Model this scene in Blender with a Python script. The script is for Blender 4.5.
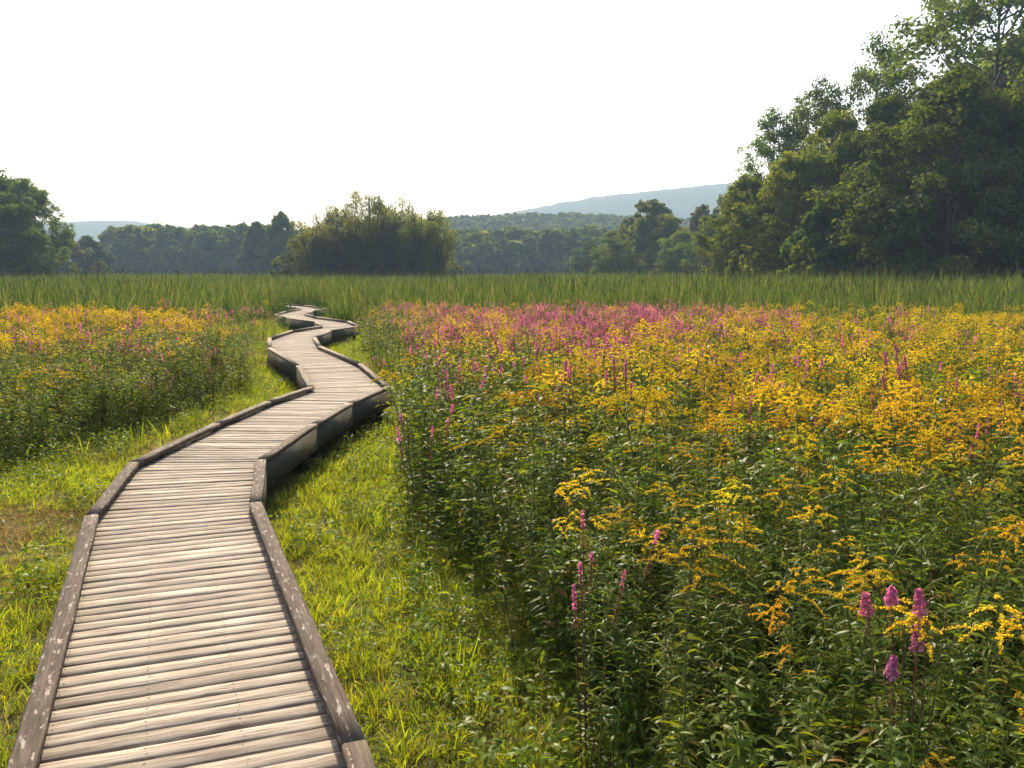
import bpy, math, random
import numpy as np
from mathutils import Vector, Matrix, noise

# ------------------------------------------------------------------ camera, sky, sun, exposure
for o in list(bpy.data.objects):
    bpy.data.objects.remove(o)
sc = bpy.context.scene
COL = sc.collection
F = 887.0
PITCH = math.atan(114 / F)
EYE = 2.05
cam_d = bpy.data.cameras.new('camera')
cam = bpy.data.objects.new('camera', cam_d)
COL.objects.link(cam)
cam.location = (0, 0, EYE)
cam.rotation_euler = (math.pi / 2 - PITCH, 0, 0)
cam_d.sensor_width = 36.0
cam_d.lens = 36.0 * F / 1024.0
cam_d.clip_start = 0.05
cam_d.clip_end = 6000
sc.camera = cam

SUN_AZ = math.radians(-12)      # from +Y, negative towards -X
SUN_EL = math.radians(37)
world = bpy.data.worlds.new('World')
sc.world = world
world.use_nodes = True
wn = world.node_tree
wn.nodes.clear()
wo = wn.nodes.new('ShaderNodeOutputWorld')
wb = wn.nodes.new('ShaderNodeBackground')
sky = wn.nodes.new('ShaderNodeTexSky')
sky.sky_type = 'NISHITA'
sky.sun_disc = False
sky.sun_elevation = SUN_EL
sky.sun_rotation = SUN_AZ
sky.air_density = 1.0
sky.dust_density = 4.0
sky.ozone_density = 1.0
wb.inputs['Strength'].default_value = 0.15
wn.links.new(sky.outputs['Color'], wb.inputs['Color'])
wn.links.new(wb.outputs[0], wo.inputs['Surface'])

sd = bpy.data.lights.new('sun', 'SUN')
sd.energy = 5.0
sd.angle = math.radians(0.6)
sd.color = (1.0, 0.88, 0.68)
sun = bpy.data.objects.new('sun', sd)
COL.objects.link(sun)
sdir = Vector((math.sin(SUN_AZ) * math.cos(SUN_EL), math.cos(SUN_AZ) * math.cos(SUN_EL), math.sin(SUN_EL)))
sun.rotation_euler = sdir.to_track_quat('Z', 'Y').to_euler()
sun.location = (0, 0, 60)

sc.view_settings.view_transform = 'Standard'
sc.view_settings.look = 'None'
sc.view_settings.gamma = 1.0
sc.view_settings.exposure = 1.0
sc.render.engine = 'CYCLES'
cy = sc.cycles
cy.use_denoising = True
cy.denoiser = 'OPENIMAGEDENOISE'
cy.max_bounces = 6
cy.diffuse_bounces = 3
cy.glossy_bounces = 2
cy.transmission_bounces = 4
cy.transparent_max_bounces = 4
cy.volume_bounces = 0
cy.caustics_reflective = False
cy.caustics_refractive = False
cy.sample_clamp_indirect = 6.0

rng = np.random.default_rng(7)
random.seed(7)


# ------------------------------------------------------------------ mesh builder (quads only)
def nrm(a):
    return a / np.maximum(np.linalg.norm(a, axis=-1, keepdims=True), 1e-9)


class MB:
    def __init__(self):
        self.v, self.f, self.m, self.r, self.uv = [], [], [], [], []
        self.n = 0

    def add(self, V, Fq, mat=0, rnd=None, uv=None):
        V = np.asarray(V, float).reshape(-1, 3)
        Fq = np.asarray(Fq, int).reshape(-1, 4)
        self.v.append(V)
        self.f.append(Fq + self.n)
        self.m.append(np.full(len(Fq), mat, int))
        self.r.append(np.zeros(len(V)) if rnd is None else np.broadcast_to(np.asarray(rnd, float), (len(V),)))
        self.uv.append(np.zeros((len(V), 2)) if uv is None else np.asarray(uv, float).reshape(-1, 2))
        self.n += len(V)

    def mesh(self, name, mats, smooth=False, uv=False):
        me = bpy.data.meshes.new(name)
        if self.n == 0:
            return me
        V = np.concatenate(self.v)
        Fq = np.concatenate(self.f)
        M = np.concatenate(self.m)
        me.vertices.add(len(V))
        me.vertices.foreach_set('co', V.astype(np.float32).ravel())
        me.loops.add(len(Fq) * 4)
        me.loops.foreach_set('vertex_index', Fq.astype(np.int32).ravel())
        me.polygons.add(len(Fq))
        me.polygons.foreach_set('loop_start', (np.arange(len(Fq)) * 4).astype(np.int32))
        me.polygons.foreach_set('loop_total', np.full(len(Fq), 4, np.int32))
        me.polygons.foreach_set('material_index', M.astype(np.int32))
        if smooth:
            me.polygons.foreach_set('use_smooth', np.ones(len(Fq), bool))
        a = me.attributes.new('rnd', 'FLOAT', 'POINT')
        a.data.foreach_set('value', np.concatenate(self.r).astype(np.float32))
        if uv:
            U = np.concatenate(self.uv)
            l = me.uv_layers.new(name='UVMap')
            l.data.foreach_set('uv', U[Fq.ravel()].astype(np.float32).ravel())
        for m in mats:
            me.materials.append(m)
        me.update(calc_edges=True)
        return me

    # ---- shapes
    def leaves(self, P, D, L, W, droop=0.3, mat=0, rnd=None, ts=(0, .3, .65, 1), ws=(.12, 1, .75, .06), side=None):
        P = np.asarray(P, float)
        n = len(P)
        D = nrm(np.asarray(D, float))
        L = np.broadcast_to(np.asarray(L, float), (n,))
        W = np.broadcast_to(np.asarray(W, float), (n,))
        dr = np.broadcast_to(np.asarray(droop, float), (n,))
        if side is None:
            up = np.tile([0., 0., 1.], (n, 1)) + rng.normal(0, .45, (n, 3))
            S = nrm(np.cross(D, up))
        else:
            S = side
        K = len(ts)
        V = np.empty((n, K, 2, 3))
        for i, (t, w) in enumerate(zip(ts, ws)):
            c = P + D * (L * t)[:, None]
            c[:, 2] -= dr * L * t * t
            o = S * (W * w * .5)[:, None]
            V[:, i, 0] = c - o
            V[:, i, 1] = c + o
        base = (np.arange(n) * K * 2)[:, None, None]
        k = np.arange(K - 1)[None, :, None] * 2
        q = base + k + np.array([0, 1, 3, 2])[None, None, :]
        if rnd is None:
            rnd = rng.random(n)
        self.add(V.reshape(-1, 3), q.reshape(-1, 4), mat, np.repeat(rnd, K * 2))

    def flakes(self, P, size, mat=0, rnd=None, N=None, aspect=.7):
        P = np.asarray(P, float)
        n = len(P)
        if N is None:
            N = rng.normal(0, 1, (n, 3))
        N = nrm(N)
        A = nrm(np.cross(N, rng.normal(0, 1, (n, 3))))
        B = np.cross(N, A)
        s = np.broadcast_to(np.asarray(size, float), (n,))[:, None] * .5
        V = np.stack([P - A * s, P - B * s * aspect, P + A * s, P + B * s * aspect], 1)
        q = (np.arange(n) * 4)[:, None] + np.arange(4)[None]
        if rnd is None:
            rnd = rng.random(n)
        self.add(V.reshape(-1, 3), q, mat, np.repeat(rnd, 4))

    def tube(self, pts, rad, sides=4, mat=0, rnd=.5):
        pts = np.asarray(pts, float)
        n = len(pts)
        rad = np.broadcast_to(np.asarray(rad, float), (n,))
        d = nrm(np.gradient(pts, axis=0))
        ref = np.array([1., 0, 0]) if abs(d[0][0]) < .8 else np.array([0, 1., 0])
        A = nrm(np.cross(d, ref))
        B = np.cross(d, A)
        th = np.arange(sides) * 2 * math.pi / sides
        V = pts[:, None] + rad[:, None, None] * (A[:, None] * np.cos(th)[None, :, None] + B[:, None] * np.sin(th)[None, :, None])
        i = np.arange(n - 1)[:, None] * sides
        j = np.arange(sides)[None]
        j2 = (j + 1) % sides
        q = np.stack([i + j, i + j2, i + sides + j2, i + sides + j], -1)
        self.add(V.reshape(-1, 3), q.reshape(-1, 4), mat, rnd)

    def hexa(self, c8, mat=0, rnd=.5, uv=None):
        """8 corners: bottom 0-3 (ccw), top 4-7"""
        self.add(c8, [[3, 2, 1, 0], [4, 5, 6, 7], [0, 1, 5, 4], [1, 2, 6, 5], [2, 3, 7, 6], [3, 0, 4, 7]], mat, rnd, uv)


def obj(name, mesh, parent=None, label=None, cat=None, group=None, kind=None):
    o = bpy.data.objects.new(name, mesh)
    COL.objects.link(o)
    if parent:
        o.parent = parent
    if label: o['label'] = label
    if cat: o['category'] = cat
    if group: o['group'] = group
    if kind: o['kind'] = kind
    return o


def thing(name, label, cat, loc, rz=0, s=1, group=None):
    o = bpy.data.objects.new(name, None)
    o.empty_display_size = .2
    COL.objects.link(o)
    o.location = loc
    o.rotation_euler = (0, 0, rz)
    o.scale = s if hasattr(s, '__len__') else (s, s, s)
    o['label'] = label
    o['category'] = cat
    if group: o['group'] = group
    return o


# ------------------------------------------------------------------ materials
def newmat(name):
    m = bpy.data.materials.new(name)
    m.use_nodes = True
    nt = m.node_tree
    nt.nodes.clear()
    out = nt.nodes.new('ShaderNodeOutputMaterial')
    return m, nt, out


def ramp(nt, fac, stops):
    r = nt.nodes.new('ShaderNodeValToRGB')
    els = r.color_ramp.elements
    while len(els) < len(stops):
        els.new(.5)
    for e, (p, c) in zip(els, stops):
        e.position = p
        e.color = (*c, 1)
    nt.links.new(fac, r.inputs[0])
    return r.outputs[0]


def leafmat(name, stops, trans=.5, tint=(1.45, 1.3, .5), rough=.55, spec=.15, objvar=.25, hue=.015):
    m, nt, out = newmat(name)
    N, L = nt.nodes.new, nt.links.new
    at = N('ShaderNodeAttribute'); at.attribute_name = 'rnd'
    col = ramp(nt, at.outputs['Fac'], stops)
    oi = N('ShaderNodeObjectInfo')
    hs = N('ShaderNodeHueSaturation')
    mp = N('ShaderNodeMapRange'); mp.inputs['To Min'].default_value = 1 - objvar; mp.inputs['To Max'].default_value = 1 + objvar
    L(oi.outputs['Random'], mp.inputs['Value'])
    mh = N('ShaderNodeMapRange'); mh.inputs['To Min'].default_value = .5 - hue; mh.inputs['To Max'].default_value = .5 + hue
    mu = N('ShaderNodeMath'); mu.operation = 'MULTIPLY'; mu.inputs[1].default_value = 7.31
    fr = N('ShaderNodeMath'); fr.operation = 'FRACT'
    L(oi.outputs['Random'], mu.inputs[0]); L(mu.outputs[0], fr.inputs[0]); L(fr.outputs[0], mh.inputs['Value'])
    L(col, hs.inputs['Color']); L(mp.outputs[0], hs.inputs['Value']); L(mh.outputs[0], hs.inputs['Hue'])
    df = N('ShaderNodeBsdfDiffuse')
    L(hs.outputs[0], df.inputs['Color'])
    gl = N('ShaderNodeBsdfGlossy')
    gl.inputs['Roughness'].default_value = rough
    p = N('ShaderNodeMixShader'); p.inputs[0].default_value = spec * .22
    L(df.outputs[0], p.inputs[1]); L(gl.outputs[0], p.inputs[2])
    t = N('ShaderNodeBsdfTranslucent')
    mx = N('ShaderNodeMix'); mx.data_type = 'RGBA'; mx.blend_type = 'MULTIPLY'
    mx.inputs[0].default_value = 1
    mx.inputs[7].default_value = (*tint, 1)
    L(hs.outputs[0], mx.inputs[6]); L(mx.outputs[2], t.inputs['Color'])
    ms = N('ShaderNodeMixShader'); ms.inputs[0].default_value = trans
    L(p.outputs[0], ms.inputs[1]); L(t.outputs[0], ms.inputs[2]); L(ms.outputs[0], out.inputs['Surface'])
    return m


def plainmat(name, c, rough=.8, spec=.2):
    m, nt, out = newmat(name)
    p = nt.nodes.new('ShaderNodeBsdfPrincipled')
    p.inputs['Base Color'].default_value = (*c, 1)
    p.inputs['Roughness'].default_value = rough
    p.inputs['Specular IOR Level'].default_value = spec
    nt.links.new(p.outputs[0], out.inputs['Surface'])
    return m


def barkmat(name, c1, c2):
    m, nt, out = newmat(name)
    N, L = nt.nodes.new, nt.links.new
    tc = N('ShaderNodeTexCoord'); mp = N('ShaderNodeMapping'); mp.inputs['Scale'].default_value = (6, 6, 1)
    nz = N('ShaderNodeTexNoise'); nz.inputs['Scale'].default_value = 2; nz.inputs['Detail'].default_value = 6
    L(tc.outputs['Object'], mp.inputs[0]); L(mp.outputs[0], nz.inputs['Vector'])
    col = ramp(nt, nz.outputs['Fac'], [(.3, c1), (.7, c2)])
    p = N('ShaderNodeBsdfPrincipled'); p.inputs['Roughness'].default_value = .9
    L(col, p.inputs['Base Color']); L(p.outputs[0], out.inputs['Surface'])
    return m


def woodmat(name, dark, mid, pale, fleck=None, fleck_at=.62, base_var=.22):
    """weathered board: UV u runs along the board in metres, v across it"""
    m, nt, out = newmat(name)
    N, L = nt.nodes.new, nt.links.new
    uv = N('ShaderNodeUVMap'); uv.uv_map = 'UVMap'

    def nz(sx, sy, scale, det=6, rough=.6, off=0):
        mp = N('ShaderNodeMapping'); mp.inputs['Scale'].default_value = (sx, sy, 1); mp.inputs['Location'].default_value = (off, off, 0)
        n = N('ShaderNodeTexNoise'); n.inputs['Scale'].default_value = scale; n.inputs['Detail'].default_value = det; n.inputs['Roughness'].default_value = rough
        L(uv.outputs[0], mp.inputs[0]); L(mp.outputs[0], n.inputs['Vector'])
        return n.outputs['Fac']
    grain = nz(4, 130, 1.0, 8, .65)
    broad = nz(3.2, 42, 1.0, 6, .65, 3.7)
    a = N('ShaderNodeMath'); a.operation = 'ADD'
    b = N('ShaderNodeMath'); b.operation = 'MULTIPLY'; b.inputs[1].default_value = .5
    L(grain, a.inputs[0]); L(broad, a.inputs[1]); L(a.outputs[0], b.inputs[0])
    col = ramp(nt, b.outputs[0], [(.37, dark), (.48, mid), (.58, pale)])
    at = N('ShaderNodeAttribute'); at.attribute_name = 'rnd'
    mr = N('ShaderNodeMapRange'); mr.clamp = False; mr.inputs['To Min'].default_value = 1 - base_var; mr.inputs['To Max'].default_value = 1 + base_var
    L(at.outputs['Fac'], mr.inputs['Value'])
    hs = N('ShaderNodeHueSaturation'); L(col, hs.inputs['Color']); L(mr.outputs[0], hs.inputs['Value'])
    src = hs.outputs[0]
    # knots and small dark checks
    sp = nz(7, 22, 1.0, 3, .5, 9.1)
    spf = ramp(nt, sp, [(.70, (0, 0, 0)), (.76, (1, 1, 1))])
    mx = N('ShaderNodeMix'); mx.data_type = 'RGBA'; mx.inputs[7].default_value = (*[c * .45 for c in dark], 1)
    mu = N('ShaderNodeMath'); mu.operation = 'MULTIPLY'; mu.inputs[1].default_value = .65
    L(spf, mu.inputs[0]); L(mu.outputs[0], mx.inputs[0]); L(src, mx.inputs[6]); src = mx.outputs[2]
    if fleck:
        fl = nz(9, 60, 1.0, 6, .7, 21.3)
        ff = ramp(nt, fl, [(fleck_at, (0, 0, 0)), (fleck_at + .03, (1, 1, 1))])
        m2 = N('ShaderNodeMix'); m2.data_type = 'RGBA'; m2.inputs[7].default_value = (*fleck, 1)
        L(ff, m2.inputs[0]); L(src, m2.inputs[6]); src = m2.outputs[2]
    p = N('ShaderNodeBsdfPrincipled'); p.inputs['Roughness'].default_value = .85; p.inputs['Specular IOR Level'].default_value = .1
    bp = N('ShaderNodeBump'); bp.inputs['Strength'].default_value = .5; bp.inputs['Distance'].default_value = .0012
    L(b.outputs[0], bp.inputs['Height']); L(bp.outputs[0], p.inputs['Normal'])
    L(src, p.inputs['Base Color']); L(p.outputs[0], out.inputs['Surface'])
    return m


def groundmat():
    m, nt, out = newmat('marsh_soil')
    N, L = nt.nodes.new, nt.links.new
    tc = N('ShaderNodeTexCoord')
    nz = N('ShaderNodeTexNoise'); nz.inputs['Scale'].default_value = 1.3; nz.inputs['Detail'].default_value = 8
    L(tc.outputs['Object'], nz.inputs['Vector'])
    col = ramp(nt, nz.outputs['Fac'], [(.35, (.07, .065, .02)), (.55, (.11, .095, .03)), (.7, (.16, .115, .045))])
    n2 = N('ShaderNodeTexNoise'); n2.inputs['Scale'].default_value = 30; n2.inputs['Detail'].default_value = 6
    L(tc.outputs['Object'], n2.inputs['Vector'])
    p = N('ShaderNodeBsdfPrincipled'); p.inputs['Roughness'].default_value = .95; p.inputs['Specular IOR Level'].default_value = .1
    bp = N('ShaderNodeBump'); bp.inputs['Strength'].default_value = .8; bp.inputs['Distance'].default_value = .03
    L(n2.outputs['Fac'], bp.inputs['Height']); L(bp.outputs[0], p.inputs['Normal'])
    L(col, p.inputs['Base Color']); L(p.outputs[0], out.inputs['Surface'])
    return m


def hillmat():
    m, nt, out = newmat('wooded_slope')
    N, L = nt.nodes.new, nt.links.new
    tc = N('ShaderNodeTexCoord')
    nz = N('ShaderNodeTexNoise'); nz.inputs['Scale'].default_value = .06; nz.inputs['Detail'].default_value = 6
    L(tc.outputs['Object'], nz.inputs['Vector'])
    col = ramp(nt, nz.outputs['Fac'], [(.35, (.02, .035, .014)), (.65, (.045, .06, .02))])
    p = N('ShaderNodeBsdfPrincipled'); p.inputs['Roughness'].default_value = .95; p.inputs['Specular IOR Level'].default_value = .1
    L(col, p.inputs['Base Color']); L(p.outputs[0], out.inputs['Surface'])
    return m


M_ground = groundmat()
M_hill = hillmat()
M_deck = woodmat('weathered_plank', (.08, .06, .044), (.215, .17, .128), (.35, .292, .228), base_var=.34)
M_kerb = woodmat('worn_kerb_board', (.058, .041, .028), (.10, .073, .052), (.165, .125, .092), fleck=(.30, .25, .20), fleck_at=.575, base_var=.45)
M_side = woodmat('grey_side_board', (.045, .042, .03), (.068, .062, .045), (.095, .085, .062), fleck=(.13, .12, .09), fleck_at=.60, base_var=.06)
M_nail = plainmat('nail_steel', (.05, .04, .035), .6)
M_stem = leafmat('plant_stem', [(0, (.07, .09, .025)), (1, (.11, .12, .035))], trans=.1)
M_redstem = leafmat('red_stem', [(0, (.11, .05, .03)), (1, (.16, .08, .045))], trans=.1)
M_weed = leafmat('weed_leaf', [(0, (.075, .12, .014)), (.6, (.12, .17, .018)), (.93, (.16, .185, .022)), (1, (.26, .15, .03))], trans=.52, rough=.38, spec=.13, hue=.025)
M_herb = leafmat('herb_leaf', [(0, (.09, .15, .018)), (.8, (.14, .20, .022)), (1, (.22, .18, .03))], trans=.52, rough=.4, spec=.12)
M_gold = leafmat('goldenrod_floret', [(0, (.44, .27, .012)), (.5, (.66, .45, .018)), (1, (.76, .58, .04))], trans=.45, tint=(1.1, 1.05, .6), rough=.7, spec=.1, objvar=.3, hue=.02)
M_pink = leafmat('loosestrife_petal', [(0, (.48, .12, .22)), (.6, (.68, .20, .34)), (1, (.78, .34, .46))], trans=.45, tint=(1.1, .9, 1.0), rough=.7, spec=.1, objvar=.2, hue=.02)
M_seed = leafmat('spent_spike', [(0, (.13, .055, .045)), (1, (.24, .11, .07))], trans=.25, objvar=.2)
M_grass = leafmat('lawn_blade', [(0, (.14, .205, .022)), (.6, (.21, .265, .026)), (.9, (.28, .29, .03)), (1, (.38, .30, .09))], trans=.58, tint=(1.5, 1.35, .4), rough=.5, spec=.2)
M_dry = leafmat('dry_blade', [(0, (.22, .15, .045)), (.5, (.30, .19, .06)), (.8, (.20, .19, .035)), (1, (.34, .24, .10))], trans=.45, tint=(1.15, 1.0, .7))
M_cattail = leafmat('cattail_blade', [(0, (.028, .055, .012)), (.5, (.056, .098, .017)), (.88, (.10, .13, .028)), (1, (.22, .19, .09))], trans=.42, tint=(1.3, 1.25, .45), rough=.5, spec=.15, objvar=.28)
M_brown = plainmat('cattail_head', (.10, .05, .025), .9)
M_bark = barkmat('tree_bark', (.05, .04, .03), (.12, .095, .07))
TREE_M = {
    'deep': leafmat('deep_green_leaf', [(0, (.05, .085, .02)), (.6, (.085, .125, .026)), (1, (.125, .15, .032))], trans=.5, tint=(1.65, 1.5, .45), rough=.5, spec=.06, objvar=.22),
    'light': leafmat('fresh_green_leaf', [(0, (.08, .12, .02)), (.6, (.13, .165, .026)), (1, (.19, .19, .036))], trans=.5, tint=(1.65, 1.5, .45), rough=.5, spec=.06, objvar=.2),
    'olive': leafmat('olive_leaf', [(0, (.085, .11, .03)), (.6, (.13, .15, .042)), (1, (.19, .18, .055))], trans=.5, tint=(1.65, 1.5, .45), rough=.5, spec=.06, objvar=.15),
    'rust': leafmat('rusty_leaf', [(0, (.11, .10, .03)), (.6, (.15, .13, .038)), (1, (.13, .14, .04))], trans=.5, tint=(1.65, 1.5, .45), rough=.5, spec=.06, objvar=.15),
}

# ------------------------------------------------------------------ the setting
def fbm(x, y, s):
    return noise.noise((x * s, y * s, 0.3)) + .5 * noise.noise((x * s * 2.1, y * s * 2.1, 5.1))


# ground: one sheet to beyond the hills, finer near the camera
def axis(fine, far, step):
    a = list(np.arange(-fine, fine + .01, step))
    v = fine
    while v < far:
        v *= 1.35
        a = [-min(v, far)] + a + [min(v, far)]
    return np.array(a)


gx, gy = axis(12, 2400, .3), axis(12, 2400, .3)
gy = np.concatenate([gy[gy < 0][-34:], np.arange(0, 30, .3), [30, 36, 45, 60, 80, 110, 150, 220, 330, 500, 800, 1300, 2400]])
GX, GY = np.meshgrid(gx, gy)
GZ = np.array([[.035 * fbm(x, y, .35) if abs(x) < 40 and abs(y) < 60 else 0 for x in gx] for y in gy])
mb = MB()
ny, nx = GX.shape
idx = np.arange(ny * nx).reshape(ny, nx)
q = np.stack([idx[:-1, :-1], idx[:-1, 1:], idx[1:, 1:], idx[1:, :-1]], -1)
mb.add(np.stack([GX, GY, GZ], -1).reshape(-1, 3), q.reshape(-1, 4))
obj('ground', mb.mesh('ground', [M_ground], True), kind='structure')


def px2w(x, d):
    """world X of picture column x at depth d"""
    return (x - 512) / F * d


def ridge(name, pts, d, depth, bump, step):
    """rounded wooded ridge whose crest follows (column, row) pairs seen at distance d"""
    xs = np.arange(px2w(pts[0][0], d), px2w(pts[-1][0], d), step)
    px = xs / d * F + 512
    h = np.interp(px, [p[0] for p in pts], [(270 - p[1]) / F * d + EYE for p in pts])
    rows = []
    prof = [(-1.0, 0), (-.8, .28), (-.6, .55), (-.4, .78), (-.2, .94), (0, 1), (.3, .93), (1, .3)]
    for t, k in prof:
        z = h * k
        z = z + (bump * np.array([noise.noise((x / step * .45, t * 9, 2.2)) + .6 * noise.noise((x / step * .9, t * 17, 7.2)) for x in xs]) if k > 0 else 0)
        rows.append(np.stack([xs, np.full(len(xs), d + t * depth), z], -1))
    V = np.array(rows)
    n1, n2 = V.shape[:2]
    ii = np.arange(n1 * n2).reshape(n1, n2)
    b = MB()
    b.add(V.reshape(-1, 3), np.stack([ii[:-1, :-1], ii[:-1, 1:], ii[1:, 1:], ii[1:, :-1]], -1).reshape(-1, 4))
    return obj(name, b.mesh(name, [M_hill], True), kind='structure')


ridge('hill', [(440, 226), (505, 215), (560, 204.5), (600, 198), (650, 193), (715, 186), (800, 180), (950, 172), (1200, 180), (1400, 205)], 1500, 420, 2.0, 7)
ridge('distant_hill', [(-150, 232), (0, 230), (62, 228), (78, 223.5), (110, 221.5), (140, 222.5), (190, 228), (260, 236), (330, 240)], 1450, 300, 1.6, 7)
ridge('wooded_rise', [(380, 236), (440, 226), (460, 223), (520, 221), (570, 220), (640, 224), (720, 228), (820, 232), (900, 238)], 560, 160, 1.2, 5)

# ------------------------------------------------------------------ boardwalk
CTR = np.array([(1.13, -3.2), (-1.015, 2.64), (-2.25, 5.78), (-2.63, 7.28), (-2.57, 9.1), (-2.46, 10.6), (-2.22, 12.05), (-3.08, 14.9),
                (-4.52, 18.4), (-5.2, 20.95), (-5.31, 23.4), (-4.92, 25.4), (-5.6, 27.6), (-7.1, 30.0), (-8.05, 32.3),
                (-8.25, 34.4), (-8.3, 37.2), (-9.9, 40.24), (-11.6, 42.6)])
DECK, KERB = .40, .47
HW = .555


def offset(poly, o):
    """offset polyline to the right by o, mitred"""
    d = nrm(np.diff(poly, axis=0))
    nr = np.stack([d[:, 1], -d[:, 0]], -1)
    out = []
    for i in range(len(poly)):
        if i == 0: out.append(poly[0] + nr[0] * o)
        elif i == len(poly) - 1: out.append(poly[-1] + nr[-1] * o)
        else:
            b = nrm(nr[i - 1] + nr[i])
            out.append(poly[i] + b * o / max(.3, float(np.dot(b, nr[i]))))
    return np.array(out)


walk = thing('boardwalk', 'weathered wooden boardwalk with kerb boards zigzagging through the flowering marsh', 'boardwalk', (0, 0, 0))
# kerbs, side boards: one mesh per straight length
for side in (-1, 1):
    lines = {o: offset(CTR, side * o) for o in (HW, HW - .085, HW - .004, HW - .034, HW - .17)}
    for i in range(len(CTR) - 1):
        def slab(o1, o2, z0, z1, gap=.002, extra=0.0):
            a, b = lines[o1], lines[o2]
            p = [a[i], b[i], b[i + 1], a[i + 1]]
            L = float(np.linalg.norm(p[3] - p[0]))
            t = (p[3] - p[0]) / L * gap
            p = [p[0] + t, p[1] + t, p[2] - t, p[3] - t]
            if side > 0: p = [p[1], p[0], p[3], p[2]]
            return p, L
        p, L = slab(HW, HW - .085, 0, 0)
        # kerb split in pieces along its length so that its edges waver a little
        nseg = max(2, int(L / .25)) if CTR[i][1] < 13 else 2
        m = MB()
        rows = []
        r0 = rng.random() * 9
        for k in range(nseg + 1):
            t = k / nseg
            a = p[0] * (1 - t) + p[3] * t
            b = p[1] * (1 - t) + p[2] * t
            jz = rng.normal(0, .0012)
            w = nrm(b - a)
            ja, jb = rng.normal(0, .0018), rng.normal(0, .0018)
            a = a + w * ja; b = b + w * jb
            c = .006
            sec = [(a, KERB - .038), (a, KERB - c), (a + w * c, KERB), (b - w * c, KERB), (b, KERB - c), (b, KERB - .038)]
            rows.append([(q[0], q[1], z + jz) for q, z in sec])
        V = np.array(rows)
        ii = np.arange(V.shape[0] * 6).reshape(-1, 6)
        q = []
        for k in range(nseg):
            for j in range(6):
                j2 = (j + 1) % 6
                q.append([ii[k, j], ii[k, j2], ii[k + 1, j2], ii[k + 1, j]])
        q.append([ii[0, 0], ii[0, 5], ii[0, 4], ii[0, 1]]); q.append([ii[0, 1], ii[0, 4], ii[0, 3], ii[0, 2]])
        q.append([ii[-1, 0], ii[-1, 1], ii[-1, 4], ii[-1, 5]]); q.append([ii[-1, 1], ii[-1, 2], ii[-1, 3], ii[-1, 4]])
        UV = np.array([[(k / nseg * L + r0, v + r0) for v in (0, .035, .045, .09, .10, .14)] for k in range(nseg + 1)])
        m.add(V.reshape(-1, 3), q, 0, float(np.interp(CTR[i][1], [2, 6, 10, 20], [.12, .2, .75, .95])) + rng.normal(0, .06), UV.reshape(-1, 2))  # paler with distance: weathering, plus grazing-angle brightness put into the colour
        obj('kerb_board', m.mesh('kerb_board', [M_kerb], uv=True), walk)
        # side board
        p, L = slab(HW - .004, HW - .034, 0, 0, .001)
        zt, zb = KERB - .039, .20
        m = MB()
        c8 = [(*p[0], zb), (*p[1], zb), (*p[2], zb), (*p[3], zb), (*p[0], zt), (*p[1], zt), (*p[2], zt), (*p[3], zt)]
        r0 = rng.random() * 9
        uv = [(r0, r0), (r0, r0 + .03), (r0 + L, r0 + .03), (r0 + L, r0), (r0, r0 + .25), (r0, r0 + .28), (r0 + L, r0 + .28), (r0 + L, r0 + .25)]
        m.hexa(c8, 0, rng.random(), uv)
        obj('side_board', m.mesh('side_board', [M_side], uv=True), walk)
        # posts
        nl = lines[HW - .17]
        dv = nl[i + 1] - nl[i]
        Ls = float(np.linalg.norm(dv))
        npst = max(1, round(Ls / 2.0))
        for k in range(npst):
            c = nl[i] + dv * (k / npst)
            d2 = dv / Ls * .045
            n2 = np.array([d2[1], -d2[0]])
            m = MB()
            cc = [c - d2 - n2, c - d2 + n2, c + d2 + n2, c + d2 - n2]
            m.hexa([(*a, -.15) for a in cc] + [(*a, DECK - .04) for a in cc], 0, rng.random(), [(0, 0), (0, .1), (0, .2), (0, .3), (.6, 0), (.6, .1), (.6, .2), (.6, .3)])
            obj('post', m.mesh('post', [M_side], uv=True), walk)

# planks
seg = np.linalg.norm(np.diff(CTR, axis=0), axis=1)
cum = np.concatenate([[0], np.cumsum(seg)])


def at_s(s):
    return np.array([np.interp(s, cum, CTR[:, 0]), np.interp(s, cum, CTR[:, 1])])


def head(s):
    a, b = at_s(max(0, s - .55)), at_s(min(cum[-1], s + .55))
    return nrm(b - a)


Lp, Rp = offset(CTR, -(HW - .036)), offset(CTR, HW - .036)


def cut(poly, c, n):
    """where the line c + t n meets the polyline (nearest hit, t > 0)"""
    best = None
    for i in range(len(poly) - 1):
        a, b = poly[i], poly[i + 1]
        M = np.array([[n[0], a[0] - b[0]], [n[1], a[1] - b[1]]])
        if abs(np.linalg.det(M)) < 1e-6: continue
        t, u = np.linalg.solve(M, a - c)
        if -1e-6 <= u <= 1 + 1e-6 and .2 < t < 1.2 and (best is None or t < best):
            best = t
    return best if best else .52


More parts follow.
